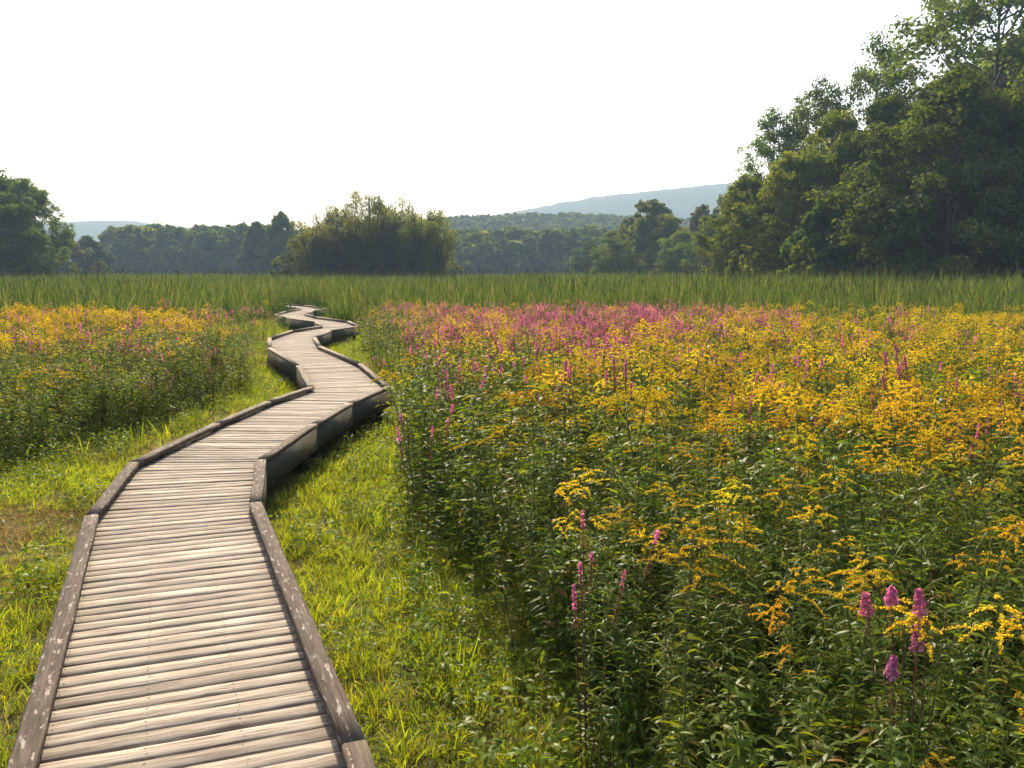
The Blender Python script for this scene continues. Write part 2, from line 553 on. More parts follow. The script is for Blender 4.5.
PW = .098
bounds = []
s = .1
while s < cum[-1] - .2:
    c, h = at_s(s), head(s)
    n = np.array([h[1], -h[0]])
    bounds.append((c - n * cut(Lp, c, -n), c + n * cut(Rp, c, n), c[1]))
    s += PW * (1 + rng.normal(0, .012))
deck = MB()
nails = MB()
for (l0, r0, y0), (l1, r1, y1) in zip(bounds[:-1], bounds[1:]):
    near = y0 < 9
    ns = 14 if near else (5 if y0 < 20 else 2)
    g = .0045 + abs(rng.normal(0, .0026))
    dz = rng.normal(0, .0016); tl = rng.normal(0, .0015)
    ro = rng.random() * 50
    rows, U = [], []
    e0, e1 = rng.normal(0, .004, 2)
    wob0 = np.cumsum(rng.normal(0, .0011, ns + 1)); wob1 = np.cumsum(rng.normal(0, .0011, ns + 1))
    chip = rng.integers(1, ns) if near and rng.random() < .3 else -1
    for k in range(ns + 1):
        t = k / ns
        a = l0 * (1 - t) + r0 * t; b = l1 * (1 - t) + r1 * t
        w = nrm(b - a)
        ax = nrm(r0 - l0)
        if k == 0: a = a + ax * e0; b = b + ax * e0
        if k == ns: a = a + ax * e1; b = b + ax * e1
        ga = g + (wob0[k] if near else 0); gb = g + (wob1[k] if near else 0)
        if k == chip: ga += .012
        ga = min(max(ga, .0015), .02); gb = min(max(gb, .0015), .012)
        a2, b2 = a + w * ga, b - w * gb
        zz = DECK + dz + tl * (t - .5) * 2 + (rng.normal(0, .0006) if near else 0)
        c = .004
        mid = (a2 + b2) / 2
        rows.append([(*a2, zz - .038), (*a2, zz - c), *[(*(a2 + w * c), zz)], (*mid, zz - .0008), (*(b2 - w * c), zz), (*b2, zz - c), (*b2, zz - .038)])
        U.append([(t * 1.04 + ro, v + ro) for v in (-.04, -.004, 0, .045, .09, .094, .13)])
    V = np.array(rows)
    ii = np.arange(V.shape[0] * 7).reshape(-1, 7)
    q = []
    for k in range(ns):
        for j in range(6):
            q.append([ii[k, j], ii[k + 1, j], ii[k + 1, j + 1], ii[k, j + 1]])
    for e in (0, -1):
        q.append([ii[e, 0], ii[e, 1], ii[e, 5], ii[e, 6]])
    tk = np.linspace(0, 1, ns + 1)
    wear = rng.random() * .85 + .1 - rng.uniform(.15, .55) * np.exp(-tk / .09) - rng.uniform(.15, .55) * np.exp(-(1 - tk) / .09) + np.cumsum(rng.normal(0, .03, ns + 1))
    deck.add(V.reshape(-1, 3), q, 0, np.repeat(np.clip(wear, -.35, 1.1), 7), np.array(U).reshape(-1, 2))
    if y0 < 14:
        for t in (.05, .36, .67, .95):
            for v in (.28, .72):
                a = l0 * (1 - t) + r0 * t; b = l1 * (1 - t) + r1 * t
                c = a * (1 - v) + b * v + rng.normal(0, .004, 2)
                th = np.arange(8) * math.pi / 4
                ring = np.stack([c[0] + .0042 * np.cos(th), c[1] + .0042 * np.sin(th), np.full(8, DECK + dz + .0012)], -1)
                deck.add(ring, [[0, 1, 2, 3], [0, 3, 4, 7], [4, 5, 6, 7]], 1)
obj('deck', deck.mesh('deck', [M_deck, M_nail], uv=True), walk)

# a little standing water under the deck edge
def water():
    m, nt, out = newmat('still_water')
    p = nt.nodes.new('ShaderNodeBsdfPrincipled')
    p.inputs['Base Color'].default_value = (.02, .022, .015, 1)
    p.inputs['Roughness'].default_value = .06
    nz = nt.nodes.new('ShaderNodeTexNoise'); nz.inputs['Scale'].default_value = 9
    bp = nt.nodes.new('ShaderNodeBump'); bp.inputs['Strength'].default_value = .15; bp.inputs['Distance'].default_value = .01
    nt.links.new(nz.outputs['Fac'], bp.inputs['Height']); nt.links.new(bp.outputs[0], p.inputs['Normal'])
    nt.links.new(p.outputs[0], out.inputs['Surface'])
    return m


mb = MB()
th = np.linspace(0, 2 * math.pi, 25)[:-1]
rr = 1 + .25 * np.sin(3 * th + 1) + .12 * np.sin(5 * th)
inner = np.stack([-2.15 + .35 * rr * np.cos(th), 9.5 + .7 * rr * np.sin(th), np.full(24, .055)], -1)
V = np.concatenate([inner, [(-2.15, 9.5, .055)] * 1])
mb.add(V, [[24, i, i + 1, (i + 2) % 24] for i in range(0, 24, 2)])
obj('puddle', mb.mesh('puddle', [water()]), kind='structure')


# ------------------------------------------------------------------ where things grow
RB = np.array([(1.5, .85), (3.3, .34), (4, .13), (5.5, -.28), (7, -.82), (9, -1.2), (11.9, -1.3), (13.5, -1.5), (16, -2.15), (19, -3.2), (22, -3.85), (25.5, -4.0), (28, -4.6), (31, -6.2), (34, -7.2), (42, -7.5)])
LB = np.array([(6, -5.6), (9, -4.95), (10.7, -4.5), (12.4, -4.3), (14.8, -4.35), (18, -5.2), (20, -6.2), (23.4, -6.6), (26, -6.5), (29, -8.0), (32, -9.2), (36, -9.6), (42, -12)])


def rb(d): return np.interp(d, RB[:, 0], RB[:, 1])
def lb(d): return np.interp(d, LB[:, 0], LB[:, 1])


def dist_walk(x, y):
    """signed-less distance to the boardwalk's centre line"""
    P = np.stack([x, y], -1)
    best = np.full(len(P), 1e9)
    for a, b in zip(CTR[:-1], CTR[1:]):
        ab = b - a
        t = np.clip(((P - a) @ ab) / (ab @ ab), 0, 1)
        best = np.minimum(best, np.linalg.norm(P - (a + t[:, None] * ab), axis=1))
    return best


def gz(x, y):
    return .035 * fbm(x, y, .35) if abs(x) < 40 and abs(y) < 60 else 0


def vnoise(x, y, s, off=0.0):
    return np.array([fbm(a + off, b + off, s) for a, b in zip(x, y)])


LIB = {}


def library(key, meshes):
    """keep a family of meshes for scattering; its objects stay outside the scene"""
    c = bpy.data.collections.new(key)
    for i, me in enumerate(meshes):
        c.objects.link(bpy.data.objects.new('%s_%s' % (key, 'abcdefghijklmnop'[i]), me))
    LIB[key] = (c, meshes)


def scatter(name, key, x, y, z, rz, scl, vi, label, cat, tilt=.08):
    n = len(x)
    me = bpy.data.meshes.new(name)
    me.vertices.add(n)
    me.vertices.foreach_set('co', np.stack([x, y, z], -1).astype(np.float32).ravel())
    a = me.attributes.new('rot', 'FLOAT_VECTOR', 'POINT')
    a.data.foreach_set('vector', np.stack([rng.normal(0, tilt, n), rng.normal(0, tilt, n), rz], -1).astype(np.float32).ravel())
    a = me.attributes.new('scl', 'FLOAT', 'POINT')
    a.data.foreach_set('value', np.asarray(scl, np.float32))
    a = me.attributes.new('vi', 'INT', 'POINT')
    a.data.foreach_set('value', np.asarray(vi, np.int32))
    o = obj(name, me, label=label, cat=cat, kind='stuff')
    nt = bpy.data.node_groups.new(name, 'GeometryNodeTree')
    nt.interface.new_socket('Geometry', in_out='INPUT', socket_type='NodeSocketGeometry')
    nt.interface.new_socket('Geometry', in_out='OUTPUT', socket_type='NodeSocketGeometry')
    N, L = nt.nodes.new, nt.links.new
    gi, go = N('NodeGroupInput'), N('NodeGroupOutput')
    ci = N('GeometryNodeCollectionInfo')
    ci.inputs['Collection'].default_value = LIB[key][0]
    ci.inputs['Separate Children'].default_value = True
    ci.inputs['Reset Children'].default_value = True
    ip = N('GeometryNodeInstanceOnPoints')
    ip.inputs['Pick Instance'].default_value = True

    def attr(nm, typ):
        n_ = N('GeometryNodeInputNamedAttribute'); n_.data_type = typ; n_.inputs['Name'].default_value = nm
        return n_.outputs['Attribute']
    e2r = N('FunctionNodeEulerToRotation')
    L(attr('rot', 'FLOAT_VECTOR'), e2r.inputs[0])
    L(gi.outputs[0], ip.inputs['Points'])
    L(ci.outputs[0], ip.inputs['Instance'])
    L(attr('vi', 'INT'), ip.inputs['Instance Index'])
    L(e2r.outputs[0], ip.inputs['Rotation'])
    L(attr('scl', 'FLOAT'), ip.inputs['Scale'])
    L(ip.outputs[0], go.inputs[0])
    md = o.modifiers.new('scatter', 'NODES')
    md.node_group = nt
    return o


# ------------------------------------------------------------------ plants
def stem_line(h, lean, n=7):
    th = rng.random() * 2 * math.pi
    t = np.linspace(0, 1, n)
    wob = np.cumsum(rng.normal(0, .008, (n, 2)), 0)
    return np.stack([lean * t ** 2 * math.cos(th) + wob[:, 0] * t, lean * t ** 2 * math.sin(th) + wob[:, 1] * t, h * t], -1)


def on_line(pts, t):
    k = np.linspace(0, 1, len(pts))
    return np.stack([np.interp(t, k, pts[:, i]) for i in range(3)], -1)


def stem_leaves(mb, pts, n, t0, t1, L, W, mat=0, rise=.5, droop=.45, shrink=.55):
    t = np.sort(rng.uniform(t0, t1, n))
    P = on_line(pts, t)
    a = np.arange(n) * 2.4 + rng.normal(0, .4, n)
    D = np.stack([np.cos(a), np.sin(a), rise + rng.normal(0, .25, n)], -1)
    k = 1 - shrink * ((t - t0) / max(1e-6, t1 - t0)) ** 1.5
    mb.leaves(P, D, L * k * rng.uniform(.7, 1.2, n), W * k * rng.uniform(.8, 1.2, n), droop * rng.uniform(.4, 1.6, n), mat)


def plume(mb, top, n_br, L, per, size, mat=0, mstem=1):
    """arching golden branches round the tip of a stem, florets packed along their upper side"""
    nod = rng.random() * 2 * math.pi
    for k in range(n_br):
        u = k / max(1, n_br - 1)
        a = k * 2.4 + rng.normal(0, .3)
        z0 = -.10 * (1 - u) * L / .12 + .02
        ln = L * (1.15 - .65 * u) * rng.uniform(.75, 1.25)
        dirx = np.array([math.cos(a) + .5 * math.cos(nod), math.sin(a) + .5 * math.sin(nod)])
        t = np.linspace(0, 1, 6)
        pz = z0 + ln * (.62 * t - .62 * t ** 2.2)
        pts = np.stack([top[0] + dirx[0] * ln * t, top[1] + dirx[1] * ln * t, top[2] + pz], -1)
        mb.tube(pts, np.linspace(.0016, .0007, 6), 3, mstem)
        n = max(4, int(per * ln / L))
        tt = rng.uniform(.18, 1, n) ** .85
        P = on_line(pts, tt)
        wd = size * (1.25 - .75 * tt)
        P = P + np.stack([rng.normal(0, .55, n) * wd, rng.normal(0, .55, n) * wd, np.abs(rng.normal(0, .7, n)) * wd], -1)
        Nn = np.stack([rng.normal(0, .7, n), rng.normal(0, .7, n), rng.normal(.5, .6, n)], -1)
        mb.flakes(P, size * rng.uniform(.6, 1.3, n), mat, None, Nn, .8)


def goldenrod_parts(h, lod):
    """returns stem, foliage, plume builders; mats: stem 0, weed 0, gold 0 + stem 1"""
    pts = stem_line(h, .16 * h * rng.uniform(.2, 1.2))
    st, fo, pl = MB(), MB(), MB()
    st.tube(pts, np.linspace(.0042, .002, len(pts)), 4 if lod else 3)
    nl = (58, 30)[0 if lod else 1]
    stem_leaves(fo, pts, nl, .12, .93, (.105, .13)[0 if lod else 1], (.016, .026)[0 if lod else 1])
    nsub = rng.integers(1, 3)
    if lod: plume(pl, pts[-1], rng.integers(8, 13), rng.uniform(.10, .16), 85, .0092)
    else: plume(pl, pts[-1], 8, rng.uniform(.11, .16), 25, .0145)
    for k in range(nsub):
        b = on_line(pts, np.array([rng.uniform(.72, .86)]))[0]
        a = rng.random() * 6.28
        e = b + np.array([math.cos(a) * .10, math.sin(a) * .10, rng.uniform(.08, .16)])
        st.tube(np.array([b, (b + e) / 2 + [0, 0, -.015], e]), [.002, .0018, .0012], 3)
        if lod: plume(pl, e, rng.integers(5, 8), .075, 55, .008)
        else: plume(pl, e, 5, .09, 18, .014)
    return st, fo, pl


def spike(mb, p0, d, L, size, n, mat_pink=0, mat_seed=1, pink=.6):
    """loosestrife spike: spent brown whorls below, pink flowers above"""
    t = rng.uniform(0, 1, n)
    a = rng.random(n) * 6.28
    e1 = nrm(np.cross(d, [1, .2, 0])); e2 = np.cross(d, e1)
    wid = size * (2.0 if pink > 1 else 1.0) * (1.15 - .7 * t) * (1 + (.35 if pink < 1 else 0) * np.sin(t * L / size * 2.2 + rng.random() * 6)) * rng.uniform(.5, 1.3, n)
    P = p0 + d * (L * t)[:, None] + (e1 * np.cos(a)[:, None] + e2 * np.sin(a)[:, None]) * (wid * .75)[:, None]
    up = t > (1 - pink) + rng.normal(0, .08, n)
    Nn = nrm(P - (p0 + d * (L * t)[:, None])) + d * .5 + rng.normal(0, .5, (n, 3))
    if up.any(): mb.flakes(P[up], size * rng.uniform(.8, 1.5, up.sum()), mat_pink, None, Nn[up], .8)
    dn = ~up
    if dn.any(): mb.flakes(P[dn], size * .7 * rng.uniform(.6, 1.2, dn.sum()), mat_seed, None, Nn[dn], .8)


def loosestrife_parts(h, lod, stems, spread=.35):
    st, fo, fl = MB(), MB(), []
    for k in range(stems):
        a = rng.random() * 6.28
        r0 = rng.uniform(0, .06)
        top = np.array([math.cos(a) * spread * rng.uniform(.1, 1), math.sin(a) * spread * rng.uniform(.1, 1), h * rng.uniform(.78, 1.05)])
        t = np.linspace(0, 1, 6)[:, None]
        b = np.array([math.cos(a) * r0, math.sin(a) * r0, 0])
        pts = b + (top - b) * t + np.array([0, 0, .04 * h]) * np.sin(t * 3.14)
        st.tube(pts, np.linspace(.004, .002, 6), 4 if lod else 3)
        stem_leaves(fo, pts, 26 if lod else 12, .1, .72, .075 if lod else .10, .014 if lod else .022, rise=.35, droop=.25, shrink=.4)
        sp = MB()
        d = nrm(pts[-1] - pts[-2])
        L = rng.uniform(.16, .34)
        if lod: spike(sp, pts[-1] - d * L * .75, d, L, .0155, int(L * 560), pink=rng.uniform(.18, .6))
        else: spike(sp, pts[-1] - d * L * .75, d, L * .95, .019, 60, pink=rng.uniform(.18, .55))
        fl.append(sp)
    return st, fo, fl


def weed_parts(h, lod, broad=1.0):
    pts = stem_line(h, .15 * h)
    st, fo = MB(), MB()
    st.tube(pts, np.linspace(.0045, .0015, len(pts)), 4 if lod else 3)
    stem_leaves(fo, pts, 54 if lod else 38, .08, 1, (.115 if lod else .13) * broad ** .3, (.020 if lod else .034) * broad, rise=.55, droop=.5, shrink=.45)
    for k in range(rng.integers(2, 5)):
        b = on_line(pts, np.array([rng.uniform(.3, .8)]))[0]
        a = rng.random() * 6.28
        L = rng.uniform(.15, .3)
        e = b + np.array([math.cos(a) * L * .6, math.sin(a) * L * .6, L])
        br = np.array([b, b * .5 + e * .5 + [0, 0, -.02], e])
        st.tube(br, [.0025, .002, .001], 3)
        stem_leaves(fo, br, 14 if lod else 7, .15, 1, .08 if lod else .1, (.016 if lod else .026) * broad, rise=.5, droop=.4, shrink=.4)
    return st, fo


def join(name, items):
    """items = [(MB, [materials])] -> one mesh"""
    mats, out = [], MB()
    for p, ms in items:
        if p.n == 0: continue
        for m in ms:
            if m not in mats: mats.append(m)
        V = np.concatenate(p.v); Fq = np.concatenate(p.f); Mi = np.concatenate(p.m); R = np.concatenate(p.r)
        slot = np.array([mats.index(m) for m in ms])
        out.v.append(V); out.f.append(Fq + out.n); out.m.append(slot[Mi]); out.r.append(R); out.uv.append(np.zeros((len(V), 2))); out.n += len(V)
    return out.mesh(name, mats)


NEAR = {'goldenrod': [], 'loosestrife': [], 'weed': []}     # lists of dict part -> mesh
far_gold, far_loose, far_weed = [], [], []
for i in range(7):
    st, fo, pl = goldenrod_parts(1.2, True)
    NEAR['goldenrod'].append([('stem', st.mesh('stem', [M_stem])), ('foliage', fo.mesh('foliage', [M_weed])), ('flower_plume', pl.mesh('flower_plume', [M_gold, M_stem]))])
for i in range(6):
    st, fo, pl = goldenrod_parts(1.2, False)
    far_gold.append(join('goldenrod_mass', [(st, [M_stem]), (fo, [M_weed]), (pl, [M_gold, M_stem])]))
for i in range(5):
    st, fo, fl = loosestrife_parts(1.3, True, 5 + i % 3)
    NEAR['loosestrife'].append([('stem', st.mesh('stem', [M_redstem])), ('foliage', fo.mesh('foliage', [M_weed]))] + [('flower_spike', s_.mesh('flower_spike', [M_pink, M_seed])) for s_ in fl])
for i in range(5):
    st, fo, fl = loosestrife_parts(1.3, False, 6 + i % 3)
    far_loose.append(join('loosestrife_mass', [(st, [M_redstem]), (fo, [M_weed])] + [(s_, [M_pink, M_seed]) for s_ in fl]))
st, fo, fl = loosestrife_parts(1.3, True, 4, .16)
fl = []
for q_ in ((.06, .02, 1.30), (-.05, .03, 1.29), (.0, -.06, 1.12), (.16, .0, 1.22), (.02, .08, 1.06)):
    q_ = np.array(q_)
    t_ = np.linspace(0, 1, 5)[:, None]
    st.tube(q_ * t_ + [0, 0, .02] * np.sin(t_ * 3), np.linspace(.004, .002, 5), 4)
    sp = MB()
    spike(sp, q_ - [0, 0, .05], nrm(np.array([rng.normal(0, .25), rng.normal(0, .25), 1.])), rng.uniform(.065, .095), .0125, 210, pink=1.1)
    spike(sp, q_ - [0, 0, .17], np.array([0, 0, 1.]), .12, .010, 60, pink=0)
    stem_leaves(fo, q_ * t_ + [0, 0, .02] * np.sin(t_ * 3), 34, .1, .88, .085, .014, rise=.35, droop=.25, shrink=.4)
    fl.append(sp)
NEAR['loosestrife'].append([('stem', st.mesh('stem', [M_redstem])), ('foliage', fo.mesh('foliage', [M_weed]))] + [('flower_spike', s_.mesh('flower_spike', [M_pink, M_seed])) for s_ in fl])
st, fo, fl = MB(), MB(), []
for q_ in ((.05, .02, 1.32), (-.04, .03, 1.27), (.0, -.05, 1.18), (.10, .0, 1.21), (-.09, .02, 1.12)):
    q_ = np.array(q_)
    t_ = np.linspace(0, 1, 5)[:, None]
    st.tube(q_ * t_, np.linspace(.004, .002, 5), 4)
    stem_leaves(fo, q_ * t_, 26, .1, .7, .075, .014, rise=.35, droop=.25, shrink=.4)
    sp = MB()
    spike(sp, q_ - [0, 0, .24], np.array([0, 0, 1.]), rng.uniform(.26, .30), .016, 260, pink=rng.uniform(.15, .35))
    fl.append(sp)
NEAR['loosestrife'].append([('stem', st.mesh('stem', [M_redstem])), ('foliage', fo.mesh('foliage', [M_weed]))] + [('flower_spike', s_.mesh('flower_spike', [M_pink, M_seed])) for s_ in fl])
for i in range(7):
    st, fo = weed_parts(1.0, True, (.8, 1.0, .65, .9, 1.25, .75, .6)[i])
    NEAR['weed'].append([('stem', st.mesh('stem', [M_stem])), ('foliage', fo.mesh('foliage', [M_weed]))])
for i in range(5):
    st, fo = weed_parts(1.0, False, (.75, .95, .65, .8, .9)[i])
    far_weed.append(join('weed_mass', [(st, [M_stem]), (fo, [M_weed])]))
library('goldenrod_mass', far_gold)
library('loosestrife_mass', far_loose)
library('weed_mass', far_weed)


def tuft(n, r, h, w, mat, lean=.5, droop=.5):
    b = MB()
    a = rng.random(n) * 6.28
    rr = r * np.sqrt(rng.random(n))
    P = np.stack([rr * np.cos(a), rr * np.sin(a), np.full(n, -.01)], -1)
    a2 = a + rng.normal(0, .8, n)
    ln = np.abs(rng.normal(lean, .3, n))
    D = np.stack([np.cos(a2) * ln, np.sin(a2) * ln, np.ones(n)], -1)
    b.leaves(P, D, h * rng.uniform(.45, 1.15, n), w * rng.uniform(.7, 1.3, n), droop * rng.uniform(.2, 1.5, n), 0, None, (0, .35, .7, 1), (.8, 1, .7, .08))
    return b


def herb(n, mat):
    """low broad-leaved ground plant"""
    b = MB()
    a = rng.random(n) * 6.28
    rr = .10 * np.sqrt(rng.random(n))
    P = np.stack([rr * np.cos(a), rr * np.sin(a), rng.uniform(.02, .20, n)], -1)
    D = np.stack([np.cos(a) + rng.normal(0, .4, n), np.sin(a) + rng.normal(0, .4, n), rng.normal(.35, .35, n)], -1)
    b.leaves(P, D, rng.uniform(.025, .06, n), rng.uniform(.008, .016, n), .4, 0)
    return b


library('grass_tuft', [tuft(26, .07, (.13, .17, .22, .15, .27)[i], (.0055, .006, .006, .005, .007)[i], M_grass).mesh('grass_tuft', [M_grass]) for i in range(5)])
library('dry_tuft', [tuft(24, .07, (.09, .12, .15)[i], .005, M_dry, .8, .6).mesh('dry_tuft', [M_dry]) for i in range(3)])
library('herb', [herb(44, M_herb).mesh('herb', [M_herb]) for i in range(4)])
library('tall_grass', [tuft(22, .10, (.6, .75, .5)[i], .011, M_grass, .3, .45).mesh('tall_grass', [M_grass]) for i in range(3)])


def cattail(n, h, w, heads):
    b = tuft(n, .24, h, w, M_cattail, .24, .42)
    hd = MB()
    for k in range(heads):
        a, r = rng.random() * 6.28, rng.random() * .2
        x, y, z = r * math.cos(a), r * math.sin(a), h * rng.uniform(.8, .98)
        b.tube(np.array([(x, y, 0), (x * 1.3, y * 1.3, z * .5), (x * 1.5, y * 1.5, z)]), [.004, .004, .003], 3, 0)
        hd.tube(np.array([(x * 1.5, y * 1.5, z - .01), (x * 1.5, y * 1.5, z), (x * 1.52, y * 1.52, z + .15), (x * 1.52, y * 1.52, z + .16)]), [.003, .012, .012, .003], 5, 0)
    return b, hd


cats = []
for i in range(5):
    b, hd = cattail(27, 1.95, (.024, .036, .028, .04, .026)[i], 1 if i == 2 else 0)
    cats.append(join('cattail_clump', [(b, [M_cattail]), (hd, [M_brown])]))
library('cattail_clump', cats)

# ---- flower fields: candidate points with a kind each
def field(side):
    pts = []
    for (d0, d1, dens) in ((1.9, 5, 34), (5, 9, 26), (9, 15, 19), (15, 22, 13), (22, 29.5, 12)):
        if side > 0: xa, xb = rb(np.array([d0, d1])).min() - .3, .62 * d1 + 3.5
        else:
            if d1 <= 6: continue
            xa, xb = -.62 * d1 - 3, lb(np.array([d0, d1])).max() + .3
        n = int((xb - xa) * (d1 - d0) * dens * (1 if side > 0 else 1.5))
        x = rng.uniform(xa, xb, n); y = rng.uniform(d0, d1, n)
        if side > 0: ok = (x > rb(y) + rng.normal(0, .1, n)) & (x < .62 * y + 3.5)
        else: ok = (x < lb(y) + rng.normal(0, .2, n)) & (x > -.62 * y - 3) & (y > 7)
        pts.append(np.stack([x[ok], y[ok]], -1))
    P = np.concatenate(pts)
    return P[dist_walk(P[:, 0], P[:, 1]) > HW + .22]


def field_end(x, y):
    """how far out the flowers reach before the cattails take over"""
    return np.interp(x, [-16, -9, -6, -2, 3, 7, 12, 18], [21, 25, 30, 30, 28.5, 26, 23, 19.5]) + 2.6 * fbm(x, y * .4, .3)


plants = []    # (kind, x, y, height)
for side in (1, -1):
    P = field(side)
    n1 = vnoise(P[:, 0], P[:, 1], .45)
    n2 = vnoise(P[:, 0], P[:, 1], .3, 40.0)
    n3 = vnoise(P[:, 0], P[:, 1], .9, 80.0)
    for (x, y), a, b, c in zip(P, n1, n2, n3):
        edge = (x - rb(y)) if side > 0 else (lb(y) - x)
        if side > 0:
            g = np.interp(y, [2, 3.5, 5, 7, 10, 20], [.07, .12, .36, .6, .62, .48])
            if y < 6: g *= np.interp(x / y, [.15, .4], [.8, 1.5])
            g *= np.interp(edge, [0, 1, 2], [.4, .75, 1])
            pk = np.interp(y, [5, 8, 14], [.006, .06, .09])
            if 11 < y < 33: pk = .07 + .62 * max(0, 1 - (abs(x - .09 * y) / (.25 * y)) ** 2) * min(1, (y - 11) / 4)
            h = np.interp(y, [1.9, 2.6, 4, 7, 14, 30], [.74, .95, 1.17, 1.25, 1.15, .98])
        else:
            g = np.interp(y, [8, 12, 14, 17, 22], [.06, .15, .40, .62, .6])
            pk = np.interp(y, [8, 12, 20, 30], [.03, .07, .13, .13])
            h = np.interp(y, [8, 11, 15, 22, 33], [.75, .95, 1.05, 1.08, .95])
        over = y - field_end(x, y)
        if over > -4 and rng.random() < (over + 4) / 6: continue
        h *= .93 + .16 * c
        if edge < .4:
            h *= (.9 + .25 * edge) if side > 0 else (.72 + .6 * edge)
            g *= .4 + edge
        if edge < .9 and side < 0: g *= .5; pk *= .8
        pk = pk * (1 + 1.1 * b); g = g * (.9 + 1.3 * a)
        u = rng.random()
        kind = 'loosestrife' if u < pk else ('goldenrod' if u < pk + g * (1 - pk) else 'weed')
        plants.append((kind, x, y, h))
# keep the hand-placed plants clear of look-alikes
HERO = [('goldenrod', 690, 562, 2.75), ('goldenrod', 905, 575, 2.9), ('goldenrod', 968, 528, 3.2), ('loosestrife', 905, 612, 2.55)]

full = {'goldenrod': 1.2, 'loosestrife': 1.3, 'weed': 1.0}
rows = sorted(plants, key=lambda p: math.hypot(p[1], p[2]))
quota = {'goldenrod': 280, 'loosestrife': 230, 'weed': 200}
with_parts = {'goldenrod': 130, 'loosestrife': 60, 'weed': 150}
used = {k: 0 for k in quota}
rest = {k: [] for k in quota}
LAB = {
    ('goldenrod', 1): ('goldenrod', 'tall goldenrod plant with arching golden plumes in the drift right of the boardwalk', 'goldenrod plants right of the boardwalk'),
    ('goldenrod', -1): ('goldenrod', 'goldenrod plant with golden plumes in the weed bank left of the boardwalk', 'goldenrod plants left of the boardwalk'),
    ('loosestrife', 1): ('purple_loosestrife', 'loosestrife clump with pink flower spikes among the goldenrod right of the boardwalk', 'loosestrife clumps right of the boardwalk'),
    ('loosestrife', -1): ('purple_loosestrife', 'loosestrife clump with pink flower spikes in the weed bank left of the boardwalk', 'loosestrife clumps left of the boardwalk'),
    ('weed', 1): ('leafy_weed', 'flowerless leafy green weed stem in the dark tangle right of the boardwalk', 'leafy weeds right of the boardwalk'),
    ('weed', -1): ('leafy_weed', 'flowerless leafy green weed stem in the low bank left of the boardwalk', 'leafy weeds left of the boardwalk'),
}
CAT = {'goldenrod': 'goldenrod', 'loosestrife': 'loosestrife', 'weed': 'weed'}
JOINED = {}
FARLIB = {'goldenrod': far_gold, 'loosestrife': far_loose, 'weed': far_weed}


def plant(kind, x, y, z, h, rz, tilt, label, group, parts, vi=None, name=None):
    s = h / full[kind]
    name = name or LAB[(kind, 1)][0]
    if parts:
        v = NEAR[kind][vi if vi is not None else rng.integers(len(NEAR[kind]) - 2 * (kind == 'loosestrife'))]
        t = thing(name, label, CAT[kind], (x, y, z), rz, s, group)
        t.rotation_euler = (tilt[0], tilt[1], rz)
        for pn, me in v:
            obj(pn, me, t)
    else:
        L = FARLIB[kind]
        t = obj(name, L[rng.integers(len(L))], None, label, CAT[kind], group)
        t.location = (x, y, z); t.scale = (s, s, s)
        t.rotation_euler = (tilt[0], tilt[1], rz)
    return t


def in_view_many(P):
    return np.abs(P[:, 0]) < .62 * P[:, 1] + 2.5


def in_view(x, y):
    return abs(x) < .585 * y + .1


for kind, x, y, h in rows:
    h *= rng.uniform(.85, 1.15)
    z = gz(x, y)
    if used[kind] < quota[kind] and in_view(x, y):
        nm, lab, grp = LAB[(kind, 1 if x > rb(y) - .5 else -1)]
        plant(kind, x, y, z, h, rng.random() * 6.28, rng.normal(0, .07, 2), lab, grp, used[kind] < with_parts[kind], name=nm)
        used[kind] += 1
    else:
        rest[kind].append((x, y, z, h / full[kind]))
for kind, nm, lab in (('goldenrod', 'goldenrod_drift', 'far drift of golden goldenrod across the marsh'), ('loosestrife', 'loosestrife_drift', 'far band of pink loosestrife before the cattails'), ('weed', 'undergrowth', 'green leafy undergrowth between the flowers')):
    R = np.array(rest[kind])
    scatter(nm, {'goldenrod': 'goldenrod_mass', 'loosestrife': 'loosestrife_mass', 'weed': 'weed_mass'}[kind], R[:, 0], R[:, 1], R[:, 2], rng.random(len(R)) * 6.28, R[:, 3], rng.integers(0, len(FARLIB[kind]), len(R)), lab, 'flowers' if kind != 'weed' else 'undergrowth')

# low bushy growth that fills the foot of the flower banks
library('low_growth', [join('low_growth', [(a_, [M_stem]), (b_, [M_weed])]) for a_, b_ in (weed_parts(.7, True, w_) for w_ in (.8, 1.1, .7, 1.3, .9))])
P = np.concatenate([field(1), field(-1), field(1)])
P = P + rng.normal(0, .08, P.shape)
keep = (P[:, 1] < 16) & ((P[:, 0] > rb(P[:, 1]) + .12) | (P[:, 0] < lb(P[:, 1]) - .1)) & (dist_walk(P[:, 0], P[:, 1]) > HW + .3) & in_view_many(P)
P = P[keep]
scatter('low_growth', 'low_growth', P[:, 0], P[:, 1], np.array([gz(a, b) for a, b in P]), rng.random(len(P)) * 6.28, rng.uniform(.55, 1.15, len(P)), rng.integers(0, 5, len(P)), 'low leafy growth at the foot of the flowers', 'undergrowth', .15)

# ---- the plants that stand out
def at_px(x, y, d):
    """world point seen at picture (x, y) at depth d along the view axis' ground direction"""
    u, v = (x - 512) / F, -(y - 384) / F
    dy, dz = math.cos(PITCH) + v * math.sin(PITCH), -math.sin(PITCH) + v * math.cos(PITCH)
    return u / dy * d, d, EYE + dz / dy * d


